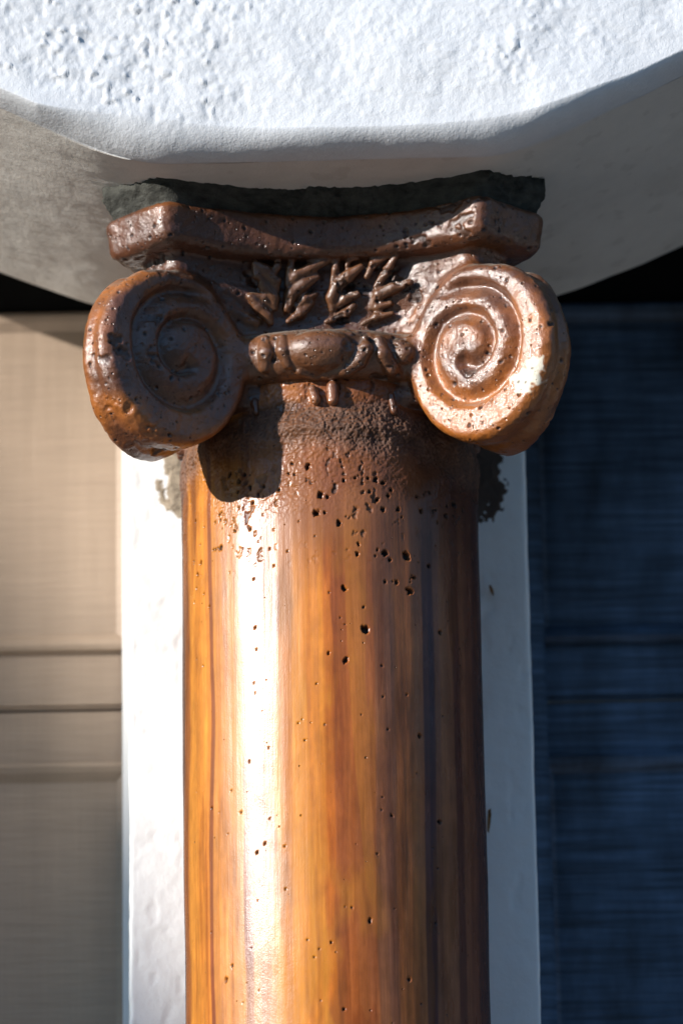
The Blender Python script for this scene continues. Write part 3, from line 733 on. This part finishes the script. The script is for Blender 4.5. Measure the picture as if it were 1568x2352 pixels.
# ------------------------------------------------------------------ mortar bed between abacus and soffit
def build_bed():
    n = 640; th = np.linspace(-math.pi, math.pi, n, endpoint=False)
    dirs = np.stack([np.sin(th), -np.cos(th)], 1)
    # radius of the abacus outline along each direction
    rs = np.linspace(.1, .34, 500)
    rad = np.zeros(n)
    for i in range(n):
        dd = concave(dirs[i, 0] * rs, dirs[i, 1] * rs, .25, .415, .374); rad[i] = rs[np.nonzero(dd > 0)[0][0]] if (dd > 0).any() else .3
    rad = np.minimum(rad, .30); rows = []
    prof = [(.75, 3.216, 0), (.955, 3.2215, 0), (.985, 3.2265, 0)] + [(.985 + v ** 1.6, 3.2265 + .0215 * v, v) for v in np.linspace(.06, 1, 22)] + [(2.0, 3.2505, 1), (2.03, 3.262, 1), (.7, 3.27, 0)]
    flare = np.interp(rad, [.165, .20, .27], [.019, .018, .012])
    for (s, z, v) in prof:
        rr = rad * s if s < .986 else rad * .985 + (s - .985) * flare
        rows.append(np.stack([dirs[:, 0] * rr, dirs[:, 1] * rr, np.full(n, z)], 1))
    V_ = np.concatenate(rows); vv = np.repeat([p[2] for p in prof], n)
    nrm = np.tile(np.stack([dirs[:, 0], dirs[:, 1], np.zeros(n)], 1), (len(prof), 1))
    dsp = vv * (.0042 * fbm(V_ * [1, 1, .3], 30, 3, 501) + .0030 * fbm(V_, 150, 3, 503, .7)) + .0020 * fbm(V_, 160, 3, 505)
    V_ = V_ + nrm * dsp[:, None]; V_[:, 1] = np.minimum(V_[:, 1], .167)
    i = np.arange(len(prof) * n).reshape(len(prof), n); j = np.roll(i, -1, 1)
    F_ = np.stack([i[:-1].ravel(), j[:-1].ravel(), j[1:].ravel(), i[1:].ravel()], 1)
    return mesh('mortar_bed', V_, F_, M_mortar)
obj('mortar_bed', build_bed(), column, label='grey green mortar squeezed out above the capital')

# ------------------------------------------------------------------ added unseen house, its roof shaped to shade the foot of the left door
def house():
    h = thing('house', 'tan gabled house out of view, added to shade the foot of the left garage door', 'house', (-17.5, -10, 0))
    ax = Vector((sdir.x, sdir.y, 0)).normalized(); pp = Vector((-ax.y, ax.x, 0)) * -1
    if pp.y > 0: pp = -pp
    def W(q, dist, z): return Vector((0, 0, z)) + ax * dist + pp * q
    # gable outline seen along the sun's direction: (p, z)
    EZ, RZ, RP, EP = HZ
    def prism(name, out, d0, d1, m, label=None):
        n = len(out); Vv = [W(q, d0, z) for q, z in out] + [W(q, d1, z) for q, z in out]
        Ff = [tuple(range(n)), tuple(range(2 * n - 1, n - 1, -1))] + [(i, n + i, n + (i + 1) % n, (i + 1) % n) for i in range(n)]
        o = obj(name, mesh(name, np.array([tuple(v) for v in Vv]), Ff, m, False), h); o.matrix_parent_inverse = Matrix.Translation(-h.location); return o
    LP = 2 * RP - EP
    prism('wall', [(EP - .4, 0), (EP - .4, EZ - .1), (RP, RZ - .42), (LP + .4, EZ - .1), (LP + .4, 0)], 18.2, 27, M_house)
    prism('roof', [(EP, EZ), (RP, RZ), (LP, EZ), (LP, EZ - .18), (RP, RZ - .22), (EP, EZ - .18)], 18.0, 27.2, M_roof)
    for q in (-1.6, -3.6, -5.4):
        for z in (1.0, 4.2): prism('window', [(q, z), (q + 1.2, z), (q + 1.2, z + 1.4), (q, z + 1.4)], 18.15, 18.25, M_glass)
    return h
HZ = (7.80, 12.90, -3.0, 0.0)
house()

# ------------------------------------------------------------------ unseen trees added behind the camera to block sky light
M_crown = mat('dark_tree_foliage', base=(.045, .06, .025), rough=.8, noise=[(2, U1, .5, 1.4, 5)])
M_bark = mat('tree_bark', base=(.09, .065, .045), rough=.9)
def crown_mesh(seed):
    import bmesh
    rr = random.Random(seed); Vv = []; Ff = []
    for k in range(2600):
        u_ = Vector((rr.gauss(0, 1), rr.gauss(0, 1), rr.gauss(0, 1))).normalized() * (rr.random() ** .4)
        c_ = Vector((u_.x * 3.6, u_.y * 3.2, 7.5 + u_.z * 5.2)); a_ = Vector((rr.gauss(0, 1), rr.gauss(0, 1), rr.gauss(0, 1))).normalized(); b_ = a_.cross(Vector((.3, .5, .8))).normalized()
        a_ *= .42; b_ *= .30; n = len(Vv); Vv += [c_ - a_, c_ + b_, c_ + a_, c_ - b_]; Ff.append((n, n + 1, n + 2, n + 3))
    return mesh('crown', np.array([tuple(v) for v in Vv]), Ff, M_crown, False)
cm = [crown_mesh(k) for k in range(3)]
tv, tf = lathe([(.32, 0), (.24, 1), (.2, 4), (.12, 8), (.03, 11)], 12)
tm = mesh('trunk', tv, tf, M_bark)
for k in range(19):
    az = math.radians(-46 + k * 8.2); rd = 17.5 + 1.5 * math.sin(k * 2.1)
    x = rd * math.sin(az); y = -rd * math.cos(az)
    t_ = thing('tree', 'leafy tree added out of view behind the camera to block sky light', 'tree', (x, y, 0), 'added trees blocking sky light')
    t_.rotation_euler = (0, 0, k * 1.3); sc_ = .58 + .08 * math.sin(k * 1.7); t_.scale = (sc_, sc_, sc_)
    obj('crown', cm[k % 3], t_); obj('trunk', tm, t_)

# ------------------------------------------------------------------ flakes and cobwebs
def flake(px, py, Y, pts, label):
    p = at(px, py, Y); s = .00042
    P2 = [(x * s, y * s) for x, y in pts]; n = len(P2)
    Vv = [(x, -.0015 - .002 * math.sin(i), -y) for i, (x, y) in enumerate(P2)] + [(x * .9, .0004, -y * .9) for x, y in P2]
    Ff = [tuple(range(n))[::-1], tuple(range(n, 2 * n))] + [(i, (i + 1) % n, n + (i + 1) % n, n + i) for i in range(n)]
    o = obj('dry_leaf', mesh('dry_leaf', np.array(Vv), Ff, M_leaf, False), None, loc=tuple(p)); tag(o, label, 'dry leaf'); return o
flake(1123, 1882, .163, [(-3, -22), (4, -26), (5, -10), (2, 12), (-2, 34), (-6, 30), (-5, 5)], 'curled dry leaf scrap caught at the right edge of the shaft, lower one')
flake(1129, 1357, .166, [(-8, -14), (-2, -12), (3, 0), (5, 14), (1, 12), (-4, 2)], 'tiny dry leaf scrap stuck on the shaded right strip of pilaster')
